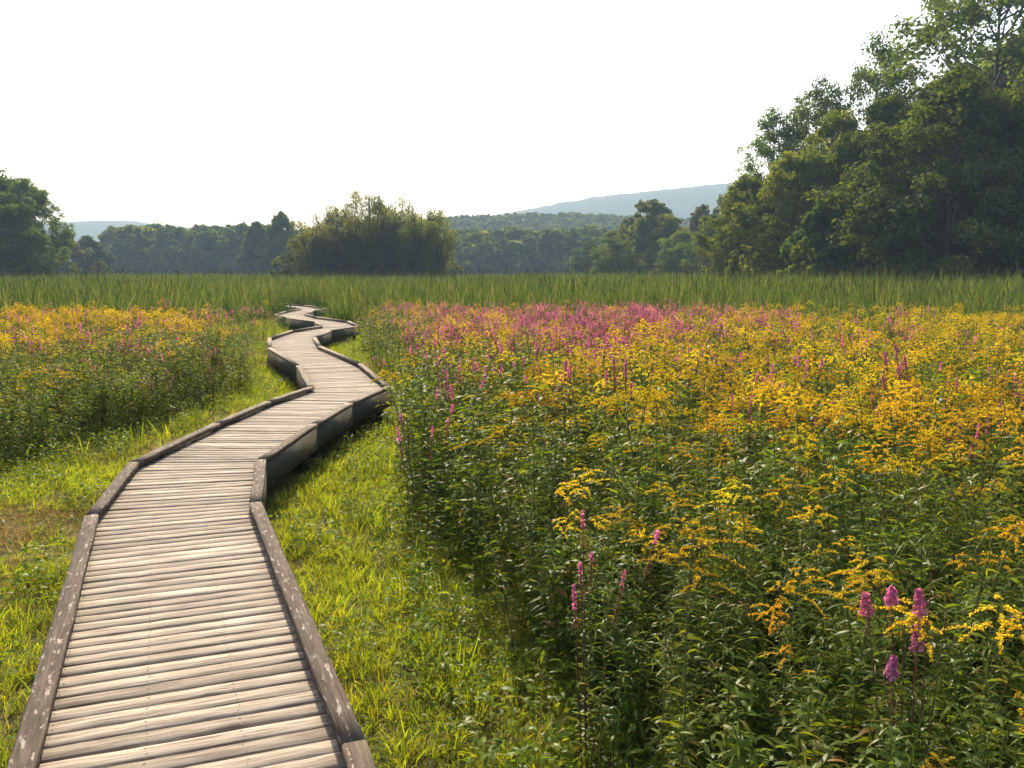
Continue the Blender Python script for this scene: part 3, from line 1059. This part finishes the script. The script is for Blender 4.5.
for kind, px, py, d, lab, nm, vi in (
    ('goldenrod', 690, 548, 2.7, 'lone bright goldenrod standing before the dark weeds nearest the boardwalk', 'goldenrod', 0),
    ('goldenrod', 900, 572, 2.85, 'bright goldenrod just behind the nearest pink loosestrife', 'goldenrod', 1),
    ('goldenrod', 965, 525, 3.2, 'tall goldenrod with a broad golden head above the nearest pink loosestrife', 'goldenrod', 2),
    ('goldenrod', 985, 608, 2.6, 'goldenrod with drooping plumes right beside the nearest pink loosestrife', 'goldenrod', 3),
    ('goldenrod', 880, 628, 2.5, 'low goldenrod with short plumes tangled in the nearest pink loosestrife', 'goldenrod', 4),
    ('goldenrod', 1015, 700, 2.3, 'small goldenrod with one yellow plume at the bottom right corner', 'goldenrod', 5),
    ('loosestrife', 918, 600, 2.5, 'nearest loosestrife clump with short fluffy pink flower heads among dark leaves', 'purple_loosestrife', 5),
    ('loosestrife', 590, 545, 3.3, 'slender loosestrife with two pink tips at the edge of the dark weeds', 'purple_loosestrife', 1),
    ('loosestrife', 622, 366, 6.6, 'upright loosestrife clump with dark maroon spikes and small pink tips', 'purple_loosestrife', 6),
    ('loosestrife', 566, 368, 6.9, 'loosestrife clump with faded spikes beside the dark maroon clump', 'purple_loosestrife', 6),
    ('loosestrife', 925, 350, 7.2, 'loosestrife clump of leaning pink tipped spikes high in the goldenrod', 'purple_loosestrife', 6),
):
    x, y, zt = at_px(px, py, d)
    plant(kind, x, y, 0, max(.5, zt + .02), rng.random() * 6.28, (0, -.22 if 'leaning pink' in lab or 'leaning' in lab else .02), lab, None, True, vi, nm)

# loosestrife leaning in over the kerb at the outer corner
st, fo, fl = loosestrife_parts(1.0, True, 4, .22)
t = thing('purple_loosestrife', 'loosestrife with pink tips leaning across the kerb at the boardwalk corner', 'loosestrife', (-1.45, 11.75, .1), .3, (.85, .85, .85))
t.rotation_euler = (0, -.42, .3)
obj('stem', st.mesh('stem', [M_redstem]), t); obj('foliage', fo.mesh('foliage', [M_weed]), t)
for s_ in fl: obj('flower_spike', s_.mesh('flower_spike', [M_pink, M_seed]), t)

# ---- grass along the boardwalk
def strip(d0, d1, dens):
    x0, x1 = lb(np.array([d0, d1])).min() - .8 if d1 > 6 else -.62 * d1 - 2.5, rb(np.array([d0, d1])).max() + .9
    x0 = max(x0, -.62 * d1 - 2.5)
    n = int((x1 - x0) * (d1 - d0) * dens)
    x = rng.uniform(x0, x1, n); y = rng.uniform(d0, d1, n)
    ok = (x < rb(y) + .7) & (x > np.where(y > 6, lb(y) - .7, -99)) & (x > -.62 * y - 2.2) & (dist_walk(x, y) > HW - .02)
    return x[ok], y[ok]


X, Y = [], []
for d0, d1, dens in ((1.5, 6, 330), (6, 10, 230), (10, 16, 110), (16, 24, 80), (24, 36, 50)):
    a, b = strip(d0, d1, dens)
    X.append(a); Y.append(b)
X, Y = np.concatenate(X), np.concatenate(Y)
Z = np.array([gz(a, b) for a, b in zip(X, Y)])
nz = vnoise(X, Y, .7, 11.0)
left = X < -1 - .2 * Y
dry = nz + np.where(left, .10, -.22) + rng.normal(0, .28, len(X)) > .19
n = len(X)
sc_ = rng.uniform(.75, 1.25, n) * np.interp(Y, [2, 12, 30], [.58, .85, 1.25]) * (1 + .25 * vnoise(X, Y, 1.6, 3.0))
for m_, nm, key, k, lab in ((~dry, 'grass', 'grass_tuft', 5, 'bright green grass along the boardwalk'), (dry, 'dry_grass', 'dry_tuft', 3, 'dry brown grass patches along the boardwalk')):
    scatter(nm, key, X[m_], Y[m_], Z[m_], rng.random(m_.sum()) * 6.28, sc_[m_], rng.integers(0, k, m_.sum()), lab, 'grass', .15)
# low broad leaved herbs in the grass, thicker towards the weeds
edge = np.minimum(np.abs(X - rb(Y)), np.abs(X - lb(Y)))
pick = (rng.random(n) < np.where(edge < .5, .14, .03)) & (dist_walk(X, Y) > HW + .1)
scatter('ground_cover', 'herb', X[pick], Y[pick], Z[pick], rng.random(pick.sum()) * 6.28, rng.uniform(.7, 1.5, pick.sum()), rng.integers(0, 4, pick.sum()), 'low broad leaved herbs in the grass', 'herbs', .2)
pick = (rng.random(n) < np.where(edge < .5, .022, .003)) & (dist_walk(X, Y) > HW + .25)
scatter('tall_grass', 'tall_grass', X[pick], Y[pick], Z[pick], rng.random(pick.sum()) * 6.28, rng.uniform(.35, .7, pick.sum()), rng.integers(0, 3, pick.sum()), 'taller grass along the weed edges', 'grass', .12)

# ---- cattails from behind the flowers to the trees
CX, CY = [], []
for d0, d1, dens in ((17, 27, 7), (27, 36, 7), (36, 50, 5.5), (50, 75, 3.2), (75, 112, 2.0), (112, 170, .8)):
    xm = .62 * d1 + 6
    n = int(2 * xm * (d1 - d0) * dens)
    x = rng.uniform(-xm, xm, n); y = rng.uniform(d0, d1, n)
    start = np.array([field_end(a, b) for a, b in zip(x, y)]) - 1.0 + rng.normal(0, 1.2, n)
    stray = rng.random(n) < .10
    start = start - np.where(stray, 6, 0)
    start = np.where((x < -4) & (x > -13), np.maximum(start, np.interp(x, [-13, -9.5, -7, -4], [26, 36, 33, 29])), start)
    ok = (np.abs(x) < .62 * y + 6) & (y > start) & (dist_walk(x, y) > HW + .5)
    CX.append(x[ok]); CY.append(y[ok])
CX, CY = np.concatenate(CX), np.concatenate(CY)
n = len(CX)
cs = .95 * rng.uniform(.66, 1.14, n) * np.interp(CY, [20, 28, 40, 70], [.74, .88, 1.02, 1.06]) * (1 + .07 * vnoise(CX, CY, .12, 2.0)) * np.interp(CX, [0, 8, 20], [1, 1.06, 1.16])
scatter('cattail_marsh', 'cattail_clump', CX, CY, np.zeros(n), rng.random(n) * 6.28, cs * (1 + .12 * vnoise(CX, CY, .5, 9.0)), rng.integers(0, 5, n), 'wide bed of green cattails reaching to the trees', 'cattails', .09)
# a few cattails on their own inside the flower field
for x, y, h in ((4.1, 7.6, 1.45), (3.55, 7.4, 1.3), (3.9, 15.5, 1.6), (2.6, 19.5, 1.6), (-12.5, 22, 1.5)):
    b, hd = cattail(9, h, .02, 0)
    t = obj('cattail', b.mesh('cattail', [M_cattail]), None, 'small stand of upright green cattail blades alone among the goldenrod', 'cattail', 'lone cattails in the flowers')
    t.location = (x, y, 0)

# ------------------------------------------------------------------ trees
def crown_blobs(W, H, hb, n, shape):
    """clump centres and radii inside an uneven envelope"""
    out = []
    ph = rng.random() * 6.28
    for k in range(n):
        for _ in range(20):
            t = rng.uniform(0, 1)
            if shape == 'round': prof = math.sin(math.pi * min(1, .12 + .88 * t) ** .8) ** .7
            elif shape == 'wall': prof = (1 - t ** 3.2) ** .6 * (.8 + .2 * t)
            else: prof = math.sin(math.pi * (.1 + .9 * t) ** .9) ** .6
            a = rng.random() * 6.28
            lump = 1 + .22 * math.sin(a * 2 + t * 6 + ph) + .16 * math.sin(a * 3 - t * 11 + ph * 2)
            r = W / 2 * prof * lump * math.sqrt(rng.uniform(.3, 1))
            p = np.array([r * math.cos(a), r * math.sin(a), hb + (H - hb) * t * .93])
            br = rng.uniform(.065, .125) * H * {'wall': 1.0, 'round': 1.35, 'oval': 1.05}[shape] * (1.15 - .4 * t)
            if all(np.linalg.norm(p - q) > .55 * min(br, s) for q, s in out): break
        out.append((p, br))
    return out


def make_tree(W, H, hb, nblob, per, leaf, shape, mat, flat=.75, trunk_r=.25):
    tr, cr = MB(), MB()
    blobs = crown_blobs(W, H, hb, nblob, shape)
    ht = H * .82
    n = 8
    wob = np.cumsum(rng.normal(0, .02 * H / n * 2, (n, 2)), 0)
    tp = np.stack([wob[:, 0], wob[:, 1], np.linspace(-.1, ht, n)], -1)
    tr.tube(tp, np.linspace(trunk_r, trunk_r * .18, n), 8)
    for p, r in blobs:
        z0 = max(.08 * H, p[2] - np.linalg.norm(p[:2]) * rng.uniform(.5, .9) - .05 * H)
        b = on_line(tp, np.array([min(.97, z0 / ht)]))[0]
        mid = (b + p) / 2 + np.array([0, 0, -.03 * H])
        tr.tube(np.array([b, mid, p]), [trunk_r * .28, trunk_r * .17, trunk_r * .06], 4)
        tone = rng.normal(.45, .2)
        k = int(per * (r / (.1 * H)) ** 2 * rng.uniform(.75, 1.25))
        # each bough is a handful of smaller sprays
        ns = 7
        sc_ = p + nrm(rng.normal(0, 1, (ns, 3))) * r * .68 * np.array([1, 1, flat])
        w = rng.integers(0, ns, k)
        d = nrm(rng.normal(0, 1, (k, 3)))
        q = sc_[w] + d * (r * .46 * rng.uniform(.1, 1.1, k) ** .6)[:, None] * np.array([1, 1, .7])
        q[:, 2] = np.maximum(q[:, 2], .15)
        N = nrm(q - p) * .7 + d * .5 + np.array([0, 0, .35]) + rng.normal(0, .42, (k, 3))
        cr.flakes(q, leaf * rng.uniform(.55, 1.35, k), 0, np.clip(rng.normal(tone, .15, k), 0, 1), N, .62)
    return tr.mesh('trunk', [M_bark], True), cr.mesh('crown', [TREE_M[mat]])


def make_willow(W, H, nst, per, leaf, mat):
    """several rising, spreading stems that carry upright feathery boughs"""
    tr, cr = MB(), MB()
    for k in range(nst):
        a = k * 2.4 + rng.normal(0, .4)
        r = W / 2 * math.sqrt((k + .4) / nst)
        h = H * (1.02 - .30 * (r / (W / 2)) ** 2) * rng.uniform(.88, 1.04)
        t = np.linspace(0, 1, 7)
        pts = np.stack([r * math.cos(a) * t ** .9, r * math.sin(a) * t ** .9, h * t - .1], -1) + np.cumsum(rng.normal(0, .06, (7, 3)), 0) * [1, 1, 0]
        tr.tube(pts, np.linspace(.16, .02, 7), 5)
        for j in range(8):
            tt = rng.uniform(.22, .95)
            c = on_line(pts, np.array([tt]))[0]
            e = c + rng.normal(0, .55, 3) * [1, 1, .4] * (1.15 - .6 * tt)
            tr.tube(np.array([c, e]), [.035, .012], 3)
            tone = rng.normal(.5, .2)
            kk = int(per * rng.uniform(.6, 1.3))
            sh = nrm(rng.normal(0, 1, (kk, 3))) * (rng.uniform(.1, 1, kk) ** .5)[:, None]
            q = e + sh * np.array([.85, .85, .85]) * (1.2 - .5 * tt)
            q[:, 2] = np.maximum(q[:, 2], rng.uniform(.1, .5, kk))
            D = sh * .9 + rng.normal(0, .6, (kk, 3)) + [0, 0, .35]
            cr.leaves(q, D, leaf * rng.uniform(.7, 1.5, kk), leaf * .3, .25, 0, np.clip(rng.normal(tone, .15, kk), 0, 1), (0, .5, 1), (.2, 1, .1))
    return tr.mesh('trunk', [M_bark], True), cr.mesh('crown', [TREE_M[mat]])


VAR = {}
for mat in ('deep', 'light'):
    VAR['big_' + mat] = [make_tree(12, 19, .6, 110, 430, .36, 'oval', mat, trunk_r=.3) for _ in range(3 if mat == 'deep' else 2)]
VAR['open_deep'] = [make_tree(13, 26, 6, 80, 520, .34, 'oval', 'deep', .7, .36) for _ in range(2)]
VAR['mid_deep'] = [make_tree(8, 10, .2, 95, 230, .46, 'round', 'deep', trunk_r=.2) for _ in range(3)]
VAR['mid_olive'] = [make_tree(8, 11, .2, 95, 230, .46, 'oval', 'olive', trunk_r=.2) for _ in range(2)]
VAR['mid_rust'] = [make_tree(8, 12, .2, 95, 230, .46, 'oval', 'rust', trunk_r=.2)]
VAR['far_deep'] = [make_tree(10, 15, .2, 64, 110, .85, 'wall', 'deep', trunk_r=.2) for _ in range(3)]
VAR['far_light'] = [make_tree(10, 15, .2, 64, 110, .85, 'wall', 'light', trunk_r=.2) for _ in range(2)]
VAR['willow'] = [make_willow(7, 10, 15, 105, .34, 'olive') for _ in range(4)]
VAR['bush_light'] = [make_tree(4, 3.2, .1, 24, 130, .20, 'round', 'light', trunk_r=.06) for _ in range(2)]
VAR['bush_olive'] = [make_tree(4, 3.2, .1, 24, 130, .20, 'round', 'olive', trunk_r=.06) for _ in range(2)]
DIM = {'big_deep': (12, 19), 'big_light': (12, 19), 'open_deep': (13, 26), 'mid_deep': (8, 10), 'mid_olive': (8, 11), 'mid_rust': (8, 12),
       'far_deep': (10, 15), 'far_light': (10, 15), 'willow': (7, 10), 'bush_light': (4, 3.2), 'bush_olive': (4, 3.2)}


def tree(kind, px, top, wpx, d, label, group=None, name='tree', cat='tree', vi=None):
    w0, h0 = DIM[kind]
    h = (270 - top) / F * d + EYE
    w = wpx / F * d
    v = VAR[kind]
    tr, cr = v[vi if vi is not None else rng.integers(len(v))]
    t = thing(name, label, cat, (px2w(px, d), d, 0), rng.random() * 6.28, (w / w0, w / w0, h / h0), group)
    obj('trunk', tr, t)
    obj('crown', cr, t)
    return t


# right-hand wood
for a in (
    ('open_deep', 985, -45, 190, 84, 'tallest dark tree with sky showing through its crown, rising above the wood on the right'),
    ('big_deep', 945, 70, 175, 66, 'broad dark tree with a sunlit left edge at the front of the right wood'),
    ('big_deep', 1035, 50, 150, 64, 'dark tree cut by the right edge of the view at the front of the wood'),
    ('open_deep', 1085, -30, 170, 78, 'tall tree half out of view behind the dark tree at the right edge'),
    ('open_deep', 864, 44, 95, 92, 'tall tree with a rounded top left of the tallest dark tree'),
    ('open_deep', 808, 84, 85, 96, 'tall thin crowned tree second along the back of the right wood'),
    ('open_deep', 768, 112, 75, 100, 'tall open tree at the left end of the back row of the right wood'),
    ('big_light', 828, 108, 95, 80, 'bright green tree in front of the two thin crowned tall trees'),
    ('big_light', 785, 150, 85, 80, 'fresh green leafy tree lower down at the left front of the right wood'),
    ('big_light', 742, 172, 70, 86, 'pale green tree at the left end of the right wood'),
    ('big_deep', 880, 95, 90, 76, 'dark green tree tucked behind the broad dark tree with the sunlit edge'),
    ('mid_deep', 818, 196, 60, 72, 'low dark round tree at the foot of the right wood'),
):
    tree(*a)
for a in (
    ('bush_light', 800, 238, 46, 68, 'low bright bush at the foot of the bright green trees on the right', None, 'bush', 'bush'),
    ('bush_olive', 742, 244, 38, 74, 'low dull bush at the foot of the pale green tree', None, 'bush', 'bush'),
    ('bush_light', 862, 240, 44, 66, 'low bright bush under the sunlit edge of the broad dark tree', None, 'bush', 'bush'),
    ('big_deep', 614, 229, 46, 150, 'small round dark tree standing alone at the left of the right wood'),
    ('mid_olive', 648, 198, 58, 165, 'olive tree with a wispy top behind the small round dark tree'),
    ('big_light', 681, 229, 50, 150, 'rounded dark tree right of the olive wispy topped tree'),
    ('mid_rust', 699, 203, 34, 172, 'rust tinted tree behind the rounded dark tree'),
    ('mid_olive', 724, 192, 44, 165, 'olive tree between the rust tinted tree and the right wood'),
    ('mid_olive', 630, 216, 44, 172, 'olive tree filling the gap behind the small round dark tree'),
    ('big_light', 664, 212, 50, 160, 'green tree between the wispy olive tree and the rounded dark tree'),
    ('big_deep', 712, 212, 44, 140, 'green tree low before the rust tinted tree'),
    ('big_deep', 590, 240, 36, 175, 'low green tree left of the small round dark tree'),
    ('bush_olive', 709, 244, 24, 120, 'narrow dark bush beside the rounded dark tree', None, 'bush', 'bush'),
    ('big_deep', -6, 163, 100, 120, 'big dark tree cut by the left edge of the view'),
    ('big_deep', 34, 176, 60, 117, 'dark tree with a steep right side at the left edge of the marsh'),
    ('big_deep', 14, 192, 70, 112, 'shorter dark tree in front of the big dark trees at the left edge'),
    ('mid_olive', 72, 232, 40, 190, 'small olive tree beside the steep sided dark tree'),
    ('mid_deep', 94, 235, 36, 195, 'small dark tree left of the long tree line'),
    ('bush_light', 58, 258, 26, 118, 'light bush at the foot of the steep sided dark tree', None, 'bush', 'bush'),
    ('bush_light', 78, 262, 22, 135, 'bright low bush before the small olive tree', None, 'bush', 'bush'),
    ('bush_olive', 104, 260, 20, 150, 'small dull bush at the left end of the long tree line', None, 'bush', 'bush'),
    ('mid_deep', 285, 211, 38, 210, 'round topped tree showing above the line left of the willows'),
    ('mid_deep', 262, 221, 36, 215, 'round tree just left of the round topped tree'),
    ('bush_olive', 290, 252, 44, 108, 'wide grey green bush at the left foot of the willow clump', None, 'bush', 'bush'),
    ('bush_olive', 444, 249, 36, 122, 'rounded pale bush at the right foot of the willow clump', None, 'bush', 'bush'),
):
    tree(*a)
WL = ['leftmost willow of the clump, low and leaning out', 'feathery willow second from the left of the clump', 'tall feathery willow left of the middle of the clump',
      'tallest willow at the middle of the clump', 'willow just right of the tallest one in the clump', 'tall thin willow right of the middle of the clump',
      'open willow with visible stems near the right of the clump', 'rightmost willow of the clump with a bare lower trunk']
for i, (px, top, w) in enumerate(((316, 216, 54), (334, 204, 58), (352, 197, 58), (370, 192, 58), (388, 196, 56), (402, 194, 56), (420, 200, 54), (436, 211, 46))):
    tree('willow', px, top, w, 114 + (i % 3) * 3, WL[i], 'willows in the clump on the marsh', 'willow', 'willow', i % 4)
for px, top, w, d in ((1000, 40, 190, 104), (915, 95, 150, 108), (840, 130, 120, 112), (785, 165, 90, 116), (1080, 60, 190, 100), (960, 150, 150, 92), (1040, 150, 150, 90)):
    tree('big_deep', px, top, w, d, 'dark tree deep in the shade of the right wood', 'trees deep in the right wood')
# far line of woodland, each tree by itself
for i, px in enumerate(np.arange(116, 284, 13)):
    tree('far_deep' if i % 3 else 'far_light', px + rng.normal(0, 2), 227 - 3 * math.sin(i * .7) + rng.normal(0, 1.5), 34, 262 + rng.normal(0, 5), 'hazy dark tree in the front of the far line left of the willows', 'trees of the far line left of the willows')
    tree('far_light', px + 6, 223.5 + rng.normal(0, 1.3), 34, 285, 'hazy tree top in the back of the far line left of the willows', 'tree tops of the far line left of the willows')
for i, px in enumerate(np.arange(440, 740, 13)):
    tree('far_deep' if i % 3 else 'far_light', px + rng.normal(0, 2), 232 - 3 * math.sin(i * .9) + rng.normal(0, 2), 34, 262 + rng.normal(0, 5), 'hazy dark tree in the front of the far line right of the willows', 'trees of the far line right of the willows')
    tree('far_light', px + 6, 227 + rng.normal(0, 1.5), 34, 288, 'hazy tree top in the back of the far line right of the willows', 'tree tops of the far line right of the willows')
for i, px in enumerate(np.arange(300, 440, 15)):
    tree('far_deep', px, 233 + rng.normal(0, 2), 34, 270, 'hazy tree of the far line glimpsed behind the willow clump', 'trees behind the willows')
# wood covering the rise beyond
library('forest_tree', [v[1] for v in VAR['far_deep'] + VAR['far_light']])
n = 3200
fx = rng.uniform(-130, 330, n); ft = rng.uniform(-.75, .15, n)
fp = fx / 560 * F + 512
fh = np.interp(fp, [380, 440, 460, 520, 570, 640, 720, 820, 900], [(270 - v) / F * 560 + EYE for v in (236, 226, 223, 221, 220, 224, 228, 232, 238)])
fz = fh * np.interp(ft, [-1, -.8, -.6, -.4, -.2, 0, .3], [0, .28, .55, .78, .94, 1, .93]) - 9
scatter('forest', 'forest_tree', fx, 560 + ft * 160, fz, rng.random(n) * 6.28, rng.uniform(.7, .95, n), rng.integers(0, 5, n), 'hazy woodland covering the low rise beyond the tree line', 'forest', .03)

# ------------------------------------------------------------------ haze
hz = MB()
x0, x1, y0, y1, z0, z1 = -2600, 2600, -2600, 2600, -1.2, 190
hz.hexa([(x0, y0, z0), (x1, y0, z0), (x1, y1, z0), (x0, y1, z0), (x0, y0, z1), (x1, y0, z1), (x1, y1, z1), (x0, y1, z1)])
m, nt, out = newmat('air')
pv = nt.nodes.new('ShaderNodeVolumePrincipled')
pv.inputs['Color'].default_value = (.56, .78, 1.0, 1)
pv.inputs['Density'].default_value = .0005
pv.inputs['Anisotropy'].default_value = 0.0
nt.links.new(pv.outputs[0], out.inputs['Volume'])
obj('haze', hz.mesh('haze', [m]), kind='stuff')
